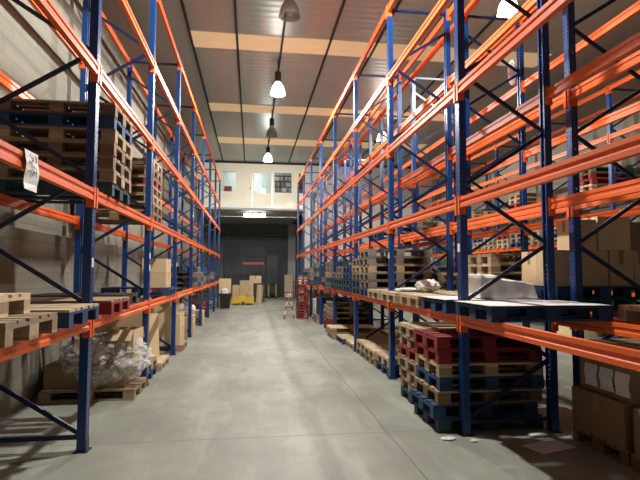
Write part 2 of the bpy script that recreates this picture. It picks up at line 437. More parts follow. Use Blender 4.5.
# ------------------------------------------------------------------ pallets
ST = {'nat': ('nat', 'nat', 'nat', 'bare wooden'), 'pale': ('nat', 'pale', 'pale', 'pale wooden'), 'grey': ('grey', 'grey', 'grey', 'grey wooden'), 'brown': ('brown', 'nat', 'brown', 'brown wooden'),
      'red': ('redp', 'redp', 'redp', 'red-painted wooden'), 'redn': ('redp', 'nat', 'redp', 'red-sided wooden'), 'blue': ('bluep', 'bluep', 'bluep', 'blue-painted wooden'), 'bluen': ('bluep', 'pale', 'bluep', 'blue-sided wooden'),
      'teal': ('tealp', 'tealp', 'tealp', 'teal wooden'), 'dark': ('dark', 'dark', 'dark', 'dark wooden'), 'green': ('greenp', 'greenp', 'greenp', 'green wooden')}
BX = (-.6, -.0725, .6-.145); BXW = .145
BYS = ((-.4, .1), (-.0725, .145), (.3, .1))
PM = {}
def pmesh(st):
    if st in PM: return PM[st]
    mb, md, mr, _ = ST[st]
    rng = random.Random(st)
    deck = MB()
    for y, w in ((-.4, .145), (-.2225, .1), (-.0725, .145), (.1225, .1), (.255, .145)):
        deck.box(-.6+rng.uniform(0, .006), .6-rng.uniform(0, .006), y, y+w, .122, .144)
    cross = MB()
    for x in BX: cross.box(x, x+BXW, -.4, .4, .100, .122)
    run = [MB().box(-.6, .6, y, y+w, 0, .022).mesh('runner', mr) for y, w in BYS]
    blk = [MB().box(x, x+BXW, y, y+w, .022, .100).mesh('block', mb) for x in BX for y, w in BYS]
    one = MB(); 
    for src in (deck, cross): 
        i = len(one.v); one.v += src.v; one.f += [tuple(q+i for q in f) for f in src.f]
    for y, w in BYS: one.box(-.6, .6, y, y+w, 0, .022)
    for x in BX:
        for y, w in BYS: one.box(x, x+BXW, y, y+w, .022, .1)
    PM[st] = dict(deck=deck.mesh('deck', md), cross=cross.mesh('cross_boards', mb if st.endswith('n') and st != 'brown' else mr), run=run, blk=blk, one=one.mesh('pallet', mb))
    return PM[st]
def pallet(st, x, y, z, label, group, rot=0, detail=True):
    p = pmesh(st)
    if not detail:
        return tag(put('pallet', p['one'], None, (x, y, z), (0, 0, rot)), label, 'pallet', group)
    r = thing('pallet', label, 'pallet', (x, y, z), (0, 0, rot), group)
    put('deck', p['deck'], r); put('cross_boards', p['cross'], r)
    for m in p['run']: put('runner', m, r)
    for m in p['blk']: put('block', m, r)
    return r
rs = random.Random(3)
def stack(edge, d, y, z, sts, where, group, jit=.012, detail=True, offs=None):
    """pallets piled up; edge = X of the aisle-side face, y = near end"""
    n = len(sts)
    for i, st in enumerate(sts):
        ox = rs.uniform(-jit, jit) + (offs.get(i, 0) if offs else 0); oy = rs.uniform(-jit, jit)
        pos = '' if n == 1 else (', topmost of ' if i == n-1 else ', lowest of ' if i == 0 else ', %s up in ' % ORD[i])
        lab = ST[st][3]+' pallet'+(pos if n > 1 else ' ')+where
        pallet(st, edge+d*.6+ox, y+.4+oy, z+i*.1445, lab, group, rs.uniform(-.006, .006) + (PI if rs.random() < .5 else 0), detail)
    return z+n*.1445
L1, L2, L3, L4, L5 = [z+.002 for z in LV]
RB, RA = 1, -1
G_l = 'pallets on the rack by the block wall'; G_r = 'pallets on the rack facing the aisle'; G_b = 'pallets on the back-to-back rack'; G_f = 'pallets on the rack across the second aisle'; G_fl = 'pallets on the floor under the racks'
# left rack, first tier
stack(-1.42, -1, 3.20, L1, ['nat', 'pale'], 'the nearest pair on first tier by block wall', G_l, offs={1: -.20})
stack(-1.42, -1, 4.24, L1, ['bluen'], 'flat on the first tier before the near wall-side post', G_l)
stack(-1.45, -1, 5.52, L1, ['redn'], 'alone on the first tier just past the near wall-side post', G_l)
stack(-1.62, -1, 6.75, L1, ['dark'], 'set back behind the red one on the wall rack', G_l)
stack(-1.50, -1, 9.6, L1, ['blue'], 'under the two stacked cartons on the wall rack', G_l)
# left rack, second tier
stack(-1.48, -1, 5.58, L2, ['teal', 'nat', 'brown', 'brown', 'nat', 'blue', 'brown'], 'the second-tier stack behind the near wall-side post', G_l)
stack(-1.58, -1, 8.30, L2, ['brown', 'brown', 'nat', 'brown', 'redn', 'brown', 'nat'], 'the high stack beyond the second wall-side post', G_l)
# right rack, first tier
stack(2.13, 1, 4.29, L1, ['blue'], 'under a white slip sheet on the first tier in front', G_r)
stack(2.10, 1, 5.27, L1, ['blue'], 'bearing the white-wrapped bundle on first tier', G_r)
stack(2.10, 1, 6.18, L1, ['pale'], 'flat on first tier beyond the white bundle', G_r)
stack(2.06, 1, 7.06, L1, ['pale'], 'holding the crumpled bag on first tier', G_r)
stack(2.06, 1, 8.10, L1, ['pale'], 'alone before the grey stacks on first tier', G_r)
stack(2.12, 1, 9.0, L1, ['blue', 'grey', 'grey', 'nat', 'grey', 'grey'], 'the grey stack beyond the second aisle post', G_r)
stack(2.14, 1, 9.86, L1, ['teal', 'blue', 'grey', 'nat', 'grey'], 'the grey-blue stack before the third aisle post', G_r)
# right floor stacks
stack(2.0, 1, 5.27, 0, ['teal', 'blue', 'brown', 'blue', 'pale', 'red', 'red'], 'the red-topped floor stack beside the near post', G_fl, jit=.02, offs={1: -.05})
stack(2.06, 1, 6.10, 0, ['teal', 'nat', 'nat', 'nat', 'red', 'nat', 'pale'], 'the bare-topped floor stack behind the red-topped one', G_fl, jit=.02)
# low pallets on the floor
stack(2.22, 1, 8.09, 0, ['blue', 'pale'], 'the low pair just past the second aisle post', G_fl, jit=.015)
stack(2.20, 1, 8.93, 0, ['nat', 'pale'], 'the second low pair along the aisle edge', G_fl, jit=.015)
stack(2.20, 1, 10.86, 0, ['pale'], 'lying flat just past the third aisle post', G_fl, jit=.015)
stack(2.22, 1, 9.76, 0, ['grey', 'pale'], 'the low pair beside the third aisle post', G_fl, jit=.015)
stack(2.14, 1, 11.78, 0, ['bluen'], 'with pale deck before the low pair by red stack', G_fl, jit=.015)
stack(2.02, 1, 12.68, 0, ['nat', 'pale'], 'the low pair before the red stack', G_fl, jit=.015)
for i, (y, s) in enumerate(((8.1, 'pale'), (8.95, 'pale'), (9.8, 'nat'), (10.95, 'pale'), (11.82, 'pale'), (12.68, 'nat'))):
    stack(3.50, 1, y, 0, [s], 'lying in the back row of the floor pallets, %s away' % ORD[i], G_fl, jit=.02)
stack(2.15, 1, 13.68, 0, ['teal', 'red', 'redn', 'grey', 'nat', 'grey'], 'the dark red floor stack past the fourth aisle post', G_fl, jit=.015)
stack(2.2, 1, 14.58, 0, ['teal', 'red', 'grey', 'brown', 'grey'], 'the second red floor stack further on', G_fl, jit=.015)
stack(2.12, 1, 16.48, 0, ['nat', 'grey'], 'the low pair carrying black-wrapped goods', G_fl, jit=.015)
stack(2.15, 1, 17.4, 0, ['pale'], 'under the white-wrapped goods further down', G_fl, jit=.015)
stack(2.15, 1, 19.32, 0, ['nat', 'pale', 'nat'], 'the short floor stack near the aisle end', G_fl, detail=False)
stack(2.15, 1, 22.5, 0, ['nat', 'brown', 'nat', 'pale'], 'the last floor stack under the aisle rack', G_fl, detail=False)
# back-to-back rack
stack(3.46, 1, 3.60, L1, ['nat'], 'below the green plastic on the back rack', G_b)
stack(3.46, 1, 5.36, L1, ['teal', 'blue'], 'the pair under taped cartons', G_b)
stack(3.46, 1, 6.95, L1, ['blue', 'nat', 'nat', 'pale', 'nat'], 'the bare stack beside cartons on the back rack', G_b)
stack(3.46, 1, 8.12, L1, ['nat', 'grey', 'nat'], 'the short stack past the second back post', G_b)
stack(3.30, 1, 4.14, 0, ['brown'], 'under the shaded cartons on the floor', G_fl)
# far parts of the racks, tier by tier
far = []
rr = random.Random(11)
def slot(k, i): return YP+.05+BAY*k+.08+.89*i
def farstack(edge, d, k, i, li, sts, who, group):
    nm = 'the %s %s-bay pile, %s tier, %s' % (ORD[i], ORD[k+1], ORD[li], who)
    stack(edge, d, slot(k, i), LV[li]+.002, sts, nm, group, detail=False)
for k, i, n in ((2, 0, 4), (2, 1, 5), (2, 2, 3), (3, 0, 5), (3, 1, 4), (4, 0, 5), (4, 2, 4), (5, 1, 4), (6, 0, 3)):
    farstack(2.13, 1, k, i, 0, [rr.choice(['grey', 'grey', 'nat', 'blue', 'teal']) for _ in range(n)], 'aisle rack', G_r)
for k, i, n in ((3, 0, 4), (3, 1, 4), (3, 2, 3), (4, 0, 4), (4, 2, 2), (5, 1, 3)):
    farstack(-1.50, -1, k, i, 0, [rr.choice(['grey', 'teal', 'blue', 'grey', 'brown']) for _ in range(n)], 'wall rack', G_l)
for k, i, li, n in ((1, 1, 0, 3), (2, 0, 0, 4), (2, 2, 0, 3), (3, 1, 0, 4), (2, 1, 1, 3), (3, 0, 1, 3)):
    farstack(3.46, 1, k, i, li, [rr.choice(['grey', 'nat', 'blue', 'brown']) for _ in range(n)], 'back rack', G_b)
for k, i, li, n in ((1, 0, 0, 4), (1, 1, 0, 4), (1, 2, 0, 3), (2, 0, 0, 4), (2, 1, 0, 3), (2, 2, 0, 4), (3, 0, 0, 4), (3, 1, 0, 3), (3, 2, 0, 4), (4, 0, 0, 4), (4, 1, 0, 3),
                    (2, 1, 1, 3), (2, 2, 1, 3), (3, 0, 1, 4), (3, 1, 1, 4), (3, 2, 1, 3), (4, 0, 1, 4), (4, 1, 1, 4), (4, 2, 1, 3), (5, 0, 1, 3), (3, 1, 2, 3), (4, 2, 2, 2)):
    farstack(8.33, 1, k, i, li, [rr.choice(['grey', 'nat', 'nat', 'blue', 'pale', 'redn']) for _ in range(n)], 'across second aisle', G_f)
stack(8.33, 1, 11.35, L3, ['pale', 'red', 'red', 'green'], 'the red and green stack high across the second aisle', G_f)

# ------------------------------------------------------------------ cartons
def carton(x0, x1, y0, y1, z0, z1, label, group=None, mat='card', tape='x', name='carton', rot=0):
    cx, cy = (x0+x1)/2, (y0+y1)/2; hx, hy, h = (x1-x0)/2, (y1-y0)/2, z1-z0
    c = thing(name, label, 'box', (cx, cy, z0), (0, 0, rot), group)
    b = MB(); g = .004
    b.box(-hx, hx, -hy, hy, 0, h-.006)
    # two top flaps that leave a fine seam
    if tape == 'x': b.box(-hx, hx, -hy, -g, h-.006, h).box(-hx, hx, g, hy, h-.006, h)
    else: b.box(-hx, -g, -hy, hy, h-.006, h).box(g, hx, -hy, hy, h-.006, h)
    part('body', b, mat, c)
    t = MB(); w = .03; e = .0015
    if tape == 'x': t.box(-hx, hx, -w, w, h, h+e).box(-hx-e, -hx, -w, w, h*.62, h+e).box(hx, hx+e, -w, w, h*.62, h+e)
    else: t.box(-w, w, -hy, hy, h, h+e).box(-w, w, -hy-e, -hy, h*.62, h+e).box(-w, w, hy, hy+e, h*.62, h+e)
    part('tape', t, 'tape', c)
    return c
def open_carton(x, y, z, w, d, h, label, rot=0, flaps=(1, 1, 1, 1), ang=.5, group=None, mat='card'):
    c = thing('open_carton', label, 'box', (x, y, z), (0, 0, rot), group)
    t = .006; b = MB().box(-w/2, w/2, -d/2, d/2, 0, t).box(-w/2, w/2, -d/2, -d/2+t, t, h).box(-w/2, w/2, d/2-t, d/2, t, h).box(-w/2, -w/2+t, -d/2+t, d/2-t, t, h).box(w/2-t, w/2, -d/2+t, d/2-t, t, h)
    part('body', b, mat, c)
    fl = min(w, d)*.5
    if flaps[0]: part('flap', MB().box(-w/2, w/2, -fl, 0, -t/2, t/2), mat, c, (0, -d/2, h), (ang, 0, 0))
    if flaps[1]: part('flap', MB().box(-w/2, w/2, 0, fl, -t/2, t/2), mat, c, (0, d/2, h), (-ang*1.3, 0, 0))
    if flaps[2]: part('flap', MB().box(-fl, 0, -d/2, d/2, -t/2, t/2), mat, c, (-w/2, 0, h), (0, -ang, 0))
    if flaps[3]: part('flap', MB().box(0, fl, -d/2, d/2, -t/2, t/2), mat, c, (w/2, 0, h), (0, ang*.8, 0))
    return c
def crumple(name, mat, label, cat, c, r, seed, amp=.16, cut=-.3, parent=None, res=40, fold=3.2, pw=1.0, group=None):
    """wrinkled sheet draped over a heap"""
    b = MB(); nu, nv = res, res//2
    for j in range(nv+1):
        ph = -PI/2*abs(cut) + (PI/2+PI/2*abs(cut))*j/nv
        for i in range(nu):
            th = 2*PI*i/nu
            d = Vector((math.cos(th)*math.cos(ph), math.sin(th)*math.cos(ph), math.sin(ph)))
            q = Vector((math.copysign(abs(d.x)**pw, d.x), math.copysign(abs(d.y)**pw, d.y), math.copysign(abs(d.z)**pw, d.z)))
            k = 1+amp*noise.fractal(d*fold+Vector((seed, 0, 0)), .6, 2.1, 5)+amp*.6*abs(noise.noise(d*fold*2.3+Vector((0, seed, 0))))
            b.v.append((q.x*r[0]*k, q.y*r[1]*k, max(q.z*r[2]*k, -r[2]*.98)))
    for j in range(nv):
        for i in range(nu):
            i2 = (i+1) % nu; b.f.append((j*nu+i, j*nu+i2, (j+1)*nu+i2, (j+1)*nu+i))
    b.f.append(tuple(nv*nu+i for i in range(nu)))
    o = part(name, b, mat, parent, c, smooth=False)
    if label: tag(o, label, cat, group)
    return o

zp = .1445
# wrapped pallet on the floor by the block wall
stack(-1.54, -1, 7.06, 0, ['nat'], 'under the film-wrapped cartons on the floor', G_fl)
carton(-2.70, -1.68, 7.16, 7.82, zp, .46, 'wide low carton under film on the wall-side floor pallet', 'film-wrapped cartons', 'cardd', 'x')
open_carton(-2.16, 7.42, .462, .40, .44, .34, 'open carton with raised flaps in film behind the near post', .1, (0, 1, 1, 0), -1.35, 'film-wrapped cartons')
open_carton(-1.73, 7.42, .462, .34, .42, .45, 'taller open carton sticking out of the film, aisle side', -.1, (1, 1, 0, 0), .9, 'film-wrapped cartons')
crumple('plastic_film', 'film', 'crumpled clear plastic film bulging over cartons on wall-side floor', 'plastic film', (-2.0, 7.42, .50), (.57, .46, .34), 3.1, .16, -.75, res=64, fold=3.0)
# next pallets along the wall-side floor
stack(-1.56, -1, 8.07, 0, ['blue', 'nat'], 'the pair past the second wall-side post', G_fl, jit=.015)
stack(-1.50, -1, 9.0, 0, ['pale'], 'lying low beyond the blue-based pair', G_fl, jit=.02)
def board(x, y, z, w, h, t, label, tilt, rz, mat='card', cat='cardboard sheet', group='loose cardboard'):
    return tag(part('cardboard_sheet', MB().box(-w/2, w/2, -t/2, t/2, 0, h).box(-w/2, w/2, -t/2-.001, -t/2, h*.49, h*.5), mat, None, (x, y, z), (tilt, 0, rz)), label, cat, group)
carton(-2.5, -1.75, 8.15, 8.75, 2*zp+.002, .72, 'plain carton on the pair past the second wall-side post', 'cartons on the wall-side floor', 'cardd', 'y')
board(-1.95, 9.55, zp+.002, .62, .80, .012, 'creased cardboard sheet leaning on the low pallet by wall', -.22, .35)
board(-2.25, 9.35, zp+.002, .70, .95, .012, 'taller cardboard sheet leaning behind the creased one', -.15, .2, 'cardd')
stack(-1.44, -1, 11.1, 0, ['nat'], 'under the carton tower past the third wall-side post', G_fl)
carton(-2.3, -1.5, 11.15, 11.85, zp, .50, 'lowest carton of the tower past the third wall-side post', 'carton tower', 'card', 'x')
carton(-2.25, -1.5, 11.15, 11.85, .502, .80, 'middle carton of the tower past the third wall-side post', 'carton tower', 'card', 'x')
open_carton(-1.92, 11.5, .802, .62, .6, .30, 'open carton on top of the tower past third wall-side post', 0, (0, 0, 1, 1), -.6, 'carton tower')
carton(-2.2, -1.55, 12.15, 12.8, 0, .6, 'carton on the floor behind the carton tower', 'cartons on the wall-side floor', 'cardd', 'x')
carton(-2.15, -1.55, 14.0, 14.6, .0, .5, 'carton on the floor beyond the fourth wall-side post', 'cartons on the wall-side floor', 'card', 'x')
crumple('rubbish_bag', 'sheet', 'white crumpled bag on the carton beyond fourth wall-side post', 'bag', (-1.8, 14.3, .67), (.26, .26, .165), 1.7, .2, -.95)
carton(-2.1, -1.52, 16.5, 17.1, .0, .45, 'carton low on the floor near the red crate', 'cartons on the wall-side floor', 'card', 'x')
def crate(x, y, z, w, d, h, mat, label, group):
    c = thing('plastic_crate', label, 'crate', (x, y, z), group=group); b = MB().box(-w/2, w/2, -d/2, d/2, 0, .02)
    for zz in (.02, h*.38, h*.76): b.box(-w/2, w/2, -d/2, -d/2+.015, zz, zz+h*.22).box(-w/2, w/2, d/2-.015, d/2, zz, zz+h*.22).box(-w/2, -w/2+.015, -d/2, d/2, zz, zz+h*.22).box(w/2-.015, w/2, -d/2, d/2, zz, zz+h*.22)
    for sx in (-1, 1):
        for sy in (-1, 1): b.box(sx*w/2-.03*(sx > 0), sx*w/2+.03*(sx < 0), sy*d/2-.03*(sy > 0), sy*d/2+.03*(sy < 0), 0, h)
    part('body', b, mat, c); part('rim', MB().box(-w/2-.015, w/2+.015, -d/2-.015, -d/2, h-.03, h).box(-w/2-.015, w/2+.015, d/2, d/2+.015, h-.03, h).box(-w/2-.015, -w/2, -d/2, d/2, h-.03, h).box(w/2, w/2+.015, -d/2, d/2, h-.03, h), mat, c)
    return c
crate(-1.9, 19.7, 0, .6, .6, .5, 'redpaint', 'lower red crate on the wall-side floor', 'red crates')
crate(-1.9, 19.7, .5, .6, .6, .5, 'cardd', 'brown crate stacked on the red crate by wall', 'red crates')
# cartons on the wall rack
z = L1+zp
carton(-2.02, -1.58, 9.72, 10.3, z, z+.27, 'lower of two cartons on first tier of the wall rack', 'cartons on the wall rack', 'card', 'x')
carton(-2.02, -1.585, 9.735, 10.3, z+.276, z+.54, 'upper of two cartons on first tier of the wall rack', 'cartons on the wall rack', 'card', 'x')

# white bundle and slip sheets on the aisle rack
def slip(x0, x1, y0, y1, z, label, seed):
    b = MB(); nx, ny = 16, 10
    for j in range(ny+1):
        for i in range(nx+1):
            x = x0+(x1-x0)*i/nx; y = y0+(y1-y0)*j/ny
            e = .012*noise.noise(Vector((x*4, y*4, seed)))
            b.v.append((x+e, y+e, z+.004+.006*abs(noise.noise(Vector((x*3, y*3, seed+5))))))
    for j in range(ny):
        for i in range(nx): a = j*(nx+1)+i; b.f.append((a, a+1, a+nx+2, a+nx+1))
    me = b.mesh('slip_sheet', 'sheet'); o = put('slip_sheet', me); s = o.modifiers.new('thick', 'SOLIDIFY'); s.thickness = .003
    return tag(o, label, 'sheet', 'white slip sheets')
slip(2.11, 3.31, 4.28, 5.08, L1+zp, 'white slip sheet over the blue pallet in front of near post', 1.0)
slip(2.08, 3.2, 5.27, 6.06, L1+zp, 'white slip sheet under the white-wrapped bundle', 2.0)
def bundle():
    b = MB(); nx, ny = 36, 24
    x0, x1, y0, y1 = 2.54, 3.24, 5.36, 6.0; zb = L1+zp+.015
    for j in range(ny+1):
        for i in range(nx+1):
            u, w = i/nx, j/ny
            e = min(u, 1-u, w, 1-w)
            h = (.275-.12*u)*min(1, (e*22)) if e > 0 else 0
            x = x0+(x1-x0)*u; y = y0+(y1-y0)*w
            nz = noise.fractal(Vector((x*5, y*5, 2)), .7, 2, 4)
            b.v.append((x+.025*noise.noise(Vector((y*6, h*9, 1))), y+.03*noise.noise(Vector((x*6, h*9, 4))), zb+max(0, h*(1+.10*nz))))
    for j in range(ny):
        for i in range(nx): a = j*(nx+1)+i; b.f.append((a, a+1, a+nx+2, a+nx+1))
    i0 = len(b.v)
    b.quad((x0, y0, zb), (x1, y0, zb), (x1, y1, zb), (x0, y1, zb))
    o = part('wrapped_bundle', b, 'sheet', None); return tag(o, 'white-wrapped low bundle on the blue pallet beside the near aisle post', 'bundle')
bundle()
zc = L1+zp
crumple('plastic_bag', 'sheet', 'crumpled whitish plastic bag on a bare pallet of the aisle rack', 'bag', (2.62, 7.3, zc+.095), (.17, .15, .09), 5.3, .22, -.95)
crumple('plastic_wrap', 'sheet', 'flat wad of white wrap beside the crumpled bag', 'plastic film', (2.42, 7.6, zc+.03), (.20, .14, .03), 8.3, .2, -.95)
crumple('plastic_cover', 'green', 'green plastic cover on a bare pallet of the back rack', 'plastic cover', (3.80, 4.10, zc+.045), (.28, .22, .045), 2.3, .25, -.95)
# cartons on the back-to-back rack
gB = 'cartons on the back-to-back rack'
zq = zc+.1455
for q, (y0, y1) in enumerate(((5.42, 5.77), (5.775, 6.12))):
    for w_, (x0, x1) in enumerate(((3.47, 4.16), (4.18, 4.49), (4.50, 4.66))):
        carton(x0, x1, y0, y1, zq, zq+.42, '%s lower carton, %s, on blue pallets of the back rack' % (('front', 'rear')[q], ('wide at the aisle edge', 'tape-marked middle', 'narrow inner')[w_]), gB, 'card', 'x' if w_ == 0 else 'y')
carton(3.70, 4.02, 5.42, 5.70, zq+.422, zq+.78, 'upper carton half hidden by the back rack post', gB, 'card', 'x')
carton(4.04, 4.46, 5.42, 5.72, zq+.422, zq+.82, 'biggest upper carton with one bright side on the back rack', gB, 'card', 'x')
carton(4.47, 4.66, 5.42, 5.70, zq+.422, zq+.76, 'narrow upper carton beside the biggest one on the back rack', gB, 'cardd', 'x')
# shaded cartons on the floor
gF = 'shaded cartons under the racks'
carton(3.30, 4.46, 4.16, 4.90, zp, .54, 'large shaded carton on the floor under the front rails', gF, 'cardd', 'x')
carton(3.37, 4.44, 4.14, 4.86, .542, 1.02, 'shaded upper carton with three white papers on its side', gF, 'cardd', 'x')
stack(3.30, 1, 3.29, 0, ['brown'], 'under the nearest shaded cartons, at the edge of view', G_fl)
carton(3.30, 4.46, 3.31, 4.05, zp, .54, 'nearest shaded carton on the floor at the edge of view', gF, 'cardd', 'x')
def paper(x, y, z, w, h, label, rz=0, tilt=0, lines=0, group=None, name='paper_sheet'):
    p = thing(name, label, 'paper', (x, y, z), (tilt, 0, rz), group)
    b = MB(); k = 6
    for i in range(k+1):
        for j in (0, 1): b.v.append((-w/2+w*j, .008*math.sin(i*1.3+j), -h/2+h*i/k))
    for i in range(k): a = i*2; b.f.append((a, a+1, a+3, a+2))
    me = b.mesh('sheet', 'paper'); o = put('sheet', me, p); s = o.modifiers.new('thick', 'SOLIDIFY'); s.thickness = .0015
    if lines:
        r2 = random.Random(lines); ib = MB()
        for q in range(3):
            zz = h*(.30-.2*q); x0 = -w*.36
            for c in range(5):
                pts = [(x0+w*.13*c+r2.uniform(0, .02), -.012, zz+r2.uniform(-.03, .03)) for _ in range(3)]
                for a1, b1 in zip(pts, pts[1:]): ib.bar(a1, b1, .001, .007)
        part('handwriting', ib, 'ink', p)
    return p
for i, y in enumerate((4.68, 4.46, 4.25)):
    paper(3.360, y, .70-.004*i, .18, .21, '%s white paper on the shaded carton, counted from the rack post' % ORD[i], -PI/2, 0, 0, 'papers on the shaded carton')
# note hung over the second-tier rail of the wall rack
paper(-1.512, 3.68, 2.40, .21, .27, 'white handwritten paper note hung over the second-tier rail by the wall', PI/2, 0, 5)
crumple('plastic_bag', 'sheet', 'white plastic scrap snagged high on the back rack', 'bag', (4.52, 8.15, 5.22), (.07, .05, .22), 6.1, .2, -.95)
# cartons across the second aisle
carton(8.45, 9.2, 11.4, 12.1, L3+4*zp+.003, L3+4*zp+.45, 'pale carton high on the red and green stack across second aisle', None, 'card', 'x')
for i, (y, z) in enumerate(((8.2, 0), (9.2, 0), (12.4, 0))):
    carton(8.4, 9.3, y, y+.75, z, z+.6, 'carton on the floor under the far rack, %s along' % ORD[i], 'cartons under the far rack', 'card', 'x')
# scraps on the floor
for i, (x, y, s) in enumerate(((2.02, 5.05, .12), (2.25, 4.95, .07), (3.0, 5.05, .16), (2.62, 5.02, .1))):
    crumple('paper_scrap', 'sheet', '%s torn white scrap on the floor by the near aisle post' % ORD[i], 'scrap', (x, y, .012), (s*.6, s*.4, .012), i+.4, .3, -.95, res=16, group='scraps by the post')
tag(part('flat_cardboard', MB().box(-.22, .22, -.13, .13, 0, .006), 'paper', None, (2.92, 4.72, .001), (0, 0, .3)), 'flat grey paper sheet lying in the rack shadow', 'paper')

# goods further down the aisle side
def wrapped(x0, x1, y0, y1, z0, z1, mat, label):
    t = thing('wrapped_goods', label, 'wrapped goods', ((x0+x1)/2, (y0+y1)/2, z0), group='wrapped goods down the aisle')
    hx, hy, h = (x1-x0)/2, (y1-y0)/2, z1-z0; b = MB(); nz = 8
    ring = [(-hx, -hy), (0, -hy*1.03), (hx, -hy), (hx*1.03, 0), (hx, hy), (0, hy*1.03), (-hx, hy), (-hx*1.03, 0)]
    for k in range(nz+1):
        for i, (x, y) in enumerate(ring):
            e = 1+.05*noise.noise(Vector((i*1.7, k*.8, x0*9))); b.v.append((x*e, y*e, h*k/nz))
    for k in range(nz):
        for i in range(8): j = (i+1) % 8; b.f.append((k*8+i, k*8+j, (k+1)*8+j, (k+1)*8+i))
    b.f.append(tuple(range(7, -1, -1))); b.f.append(tuple(nz*8+i for i in range(8)))
    part('wrapping', b, mat, t)
    part('strap', MB().box(-hx*1.06, hx*1.06, -.02, .02, h, h+.004).box(-hx*1.08, -hx*1.06, -.02, .02, 0, h).box(hx*1.06, hx*1.08, -.02, .02, 0, h), 'steel', t)
    return t
wrapped(2.2, 3.2, 16.5, 17.2, 2*zp, .85, 'black', 'black-wrapped goods on a low pallet pair down the aisle')
wrapped(2.2, 3.2, 17.45, 18.15, zp, .75, 'sheet', 'white-wrapped goods on a pallet further down the aisle')
wrapped(2.3, 3.2, 20.3, 21.1, 0, .95, 'cardd', 'brown-wrapped goods on the floor before the last stack')
# red and white goods at the aisle edge
rc = random.Random(5)
for i in range(5):
    t = thing('bottle_crate', '%s red crate of white bottles in the aisle-edge pile' % ('lowest', 'second lowest', 'middle', 'second highest', 'topmost')[i], 'crate', (1.86, 18.55+.02*rc.random(), i*.30), group='red crates at the aisle edge')
    b = MB().box(-.2, .2, -.3, .3, 0, .015)
    for z0, z1 in ((.015, .06), (.11, .15), (.20, .25)):
        b.box(-.2, .2, -.3, -.288, z0, z1).box(-.2, .2, .288, .3, z0, z1).box(-.2, -.188, -.288, .288, z0, z1).box(.188, .2, -.288, .288, z0, z1)
    for sx in (-1, 1):
        for sy in (-1, 1): b.box(sx*.2-.035*(sx > 0), sx*.2+.035*(sx < 0), sy*.3-.035*(sy > 0), sy*.3+.035*(sy < 0), .015, .25)
    part('body', b, 'redd', t)
    for bx in (-.11, .0, .11):
        for by in (-.22, -.075, .075, .22):
            if rc.random() < .8: part('bottle', MB().lathe([(.042, .02), (.042, .18), (.016, .24), (.016, .285)], 8, (bx, by, 0)), 'white' if rc.random() < .6 else 'brownd', t)
fb = thing('trestle', 'thin red and white trestle standing out on the aisle floor', 'trestle', (1.36, 18.3, 0), (0, 0, .5))
for sx in (-1, 1):
    for k in range(6):
        a = Vector((sx*.22, 0, 0)); e = Vector((sx*.03, 0, .95))
        part('leg_band', MB().bar(a.lerp(e, k/6), a.lerp(e, (k+1)/6), .03, .03), ('redd', 'white')[k % 2], fb)
part('crossbar', MB().box(-.2, .2, -.015, .015, .93, .97), 'redd', fb)
part('spreader', MB().box(-.13, .13, -.01, .01, .40, .43), 'redd', fb)

# ------------------------------------------------------------------ far end of the aisle
bn = thing('waste_bin', 'black waste bin on the floor at the end of the wall rack', 'bin', (-1.2, 23.9, 0))
bb = MB(); 
b0 = [(-.21, -.21), (.21, -.21), (.21, .21), (-.21, .21)]; b1 = [(-.27, -.27), (.27, -.27), (.27, .27), (-.27, .27)]
bb.v += [(x, y, 0) for x, y in b0]+[(x, y, .68) for x, y in b1]+[(x*.92, y*.92, .68) for x, y in b1]+[(x*.9, y*.9, .05) for x, y in b0]
bb.f += [(3, 2, 1, 0), (12, 13, 14, 15)]
for q in range(3):
    for i in range(4): j = (i+1) % 4; bb.f.append((q*4+i, q*4+j, q*4+4+j, q*4+4+i))
part('body', bb, 'black', bn); part('rim', MB().box(-.29, .29, -.29, -.26, .65, .69).box(-.29, .29, .26, .29, .65, .69).box(-.29, -.26, -.26, .26, .65, .69).box(.26, .29, -.26, .26, .65, .69), 'black', bn)
crumple('rubbish_bag', 'sheet', 'white rubbish sticking up out of the black bin', 'bag', (-1.22, 23.9, .70), (.17, .16, .22), 4.4, .25, -.5)
carton(-1.6, -1.0, 25.0, 25.6, 0, 1.35, 'tall carton standing behind the black bin', 'cartons at the aisle end', 'card', 'x')
pj = thing('pallet_truck', 'yellow pallet truck holding upright cardboard sheets at the aisle end', 'pallet truck', (-.42, 26.9, 0))
part('fork', MB().box(-.50, -.18, -.62, .5, .09, .14), 'yellow', pj); part('fork', MB().box(.18, .50, -.62, .5, .09, .14), 'yellow', pj)
part('body', MB().box(-.56, .56, -.74, -.62, .07, .40).box(-.2, .2, -.82, -.74, .1, .46), 'yellow', pj)
part('handle', MB().bar((.1, -.80, .46), (.35, -.86, 1.0), .04, .04).bar((.24, -.86, 1.0), (.46, -.86, 1.0), .03, .03), 'yellow', pj)
for x in (-.34, .34): part('wheel', MB().prism([(.4+.045*math.cos(a*PI/8), .046+.045*math.sin(a*PI/8)) for a in range(16)], x-.04, x+.04, 'x'), 'black', pj)
part('wheel', MB().prism([(-.78+.1*math.cos(a*PI/8), .1+.1*math.sin(a*PI/8)) for a in range(16)], -.05, .05, 'x'), 'black', pj)
board(-.24, 26.42, .145, .70, 1.10, .02, 'pale upright cardboard sheet standing on the yellow truck', -.10, .03, 'pale')
board(-.76, 26.55, .145, .42, .86, .02, 'darker cardboard sheet beside the pale upright one', -.08, -.05, 'card')
cr = thing('cardboard_roll', 'tan cardboard roll standing beside the yellow pallet truck', 'roll', (.40, 26.9, 0), (0, .06, 0))
part('tube', MB().lathe([(.17, 0), (.17, 1.0), (.12, 1.0), (.12, .02)], 18), 'pale', cr)
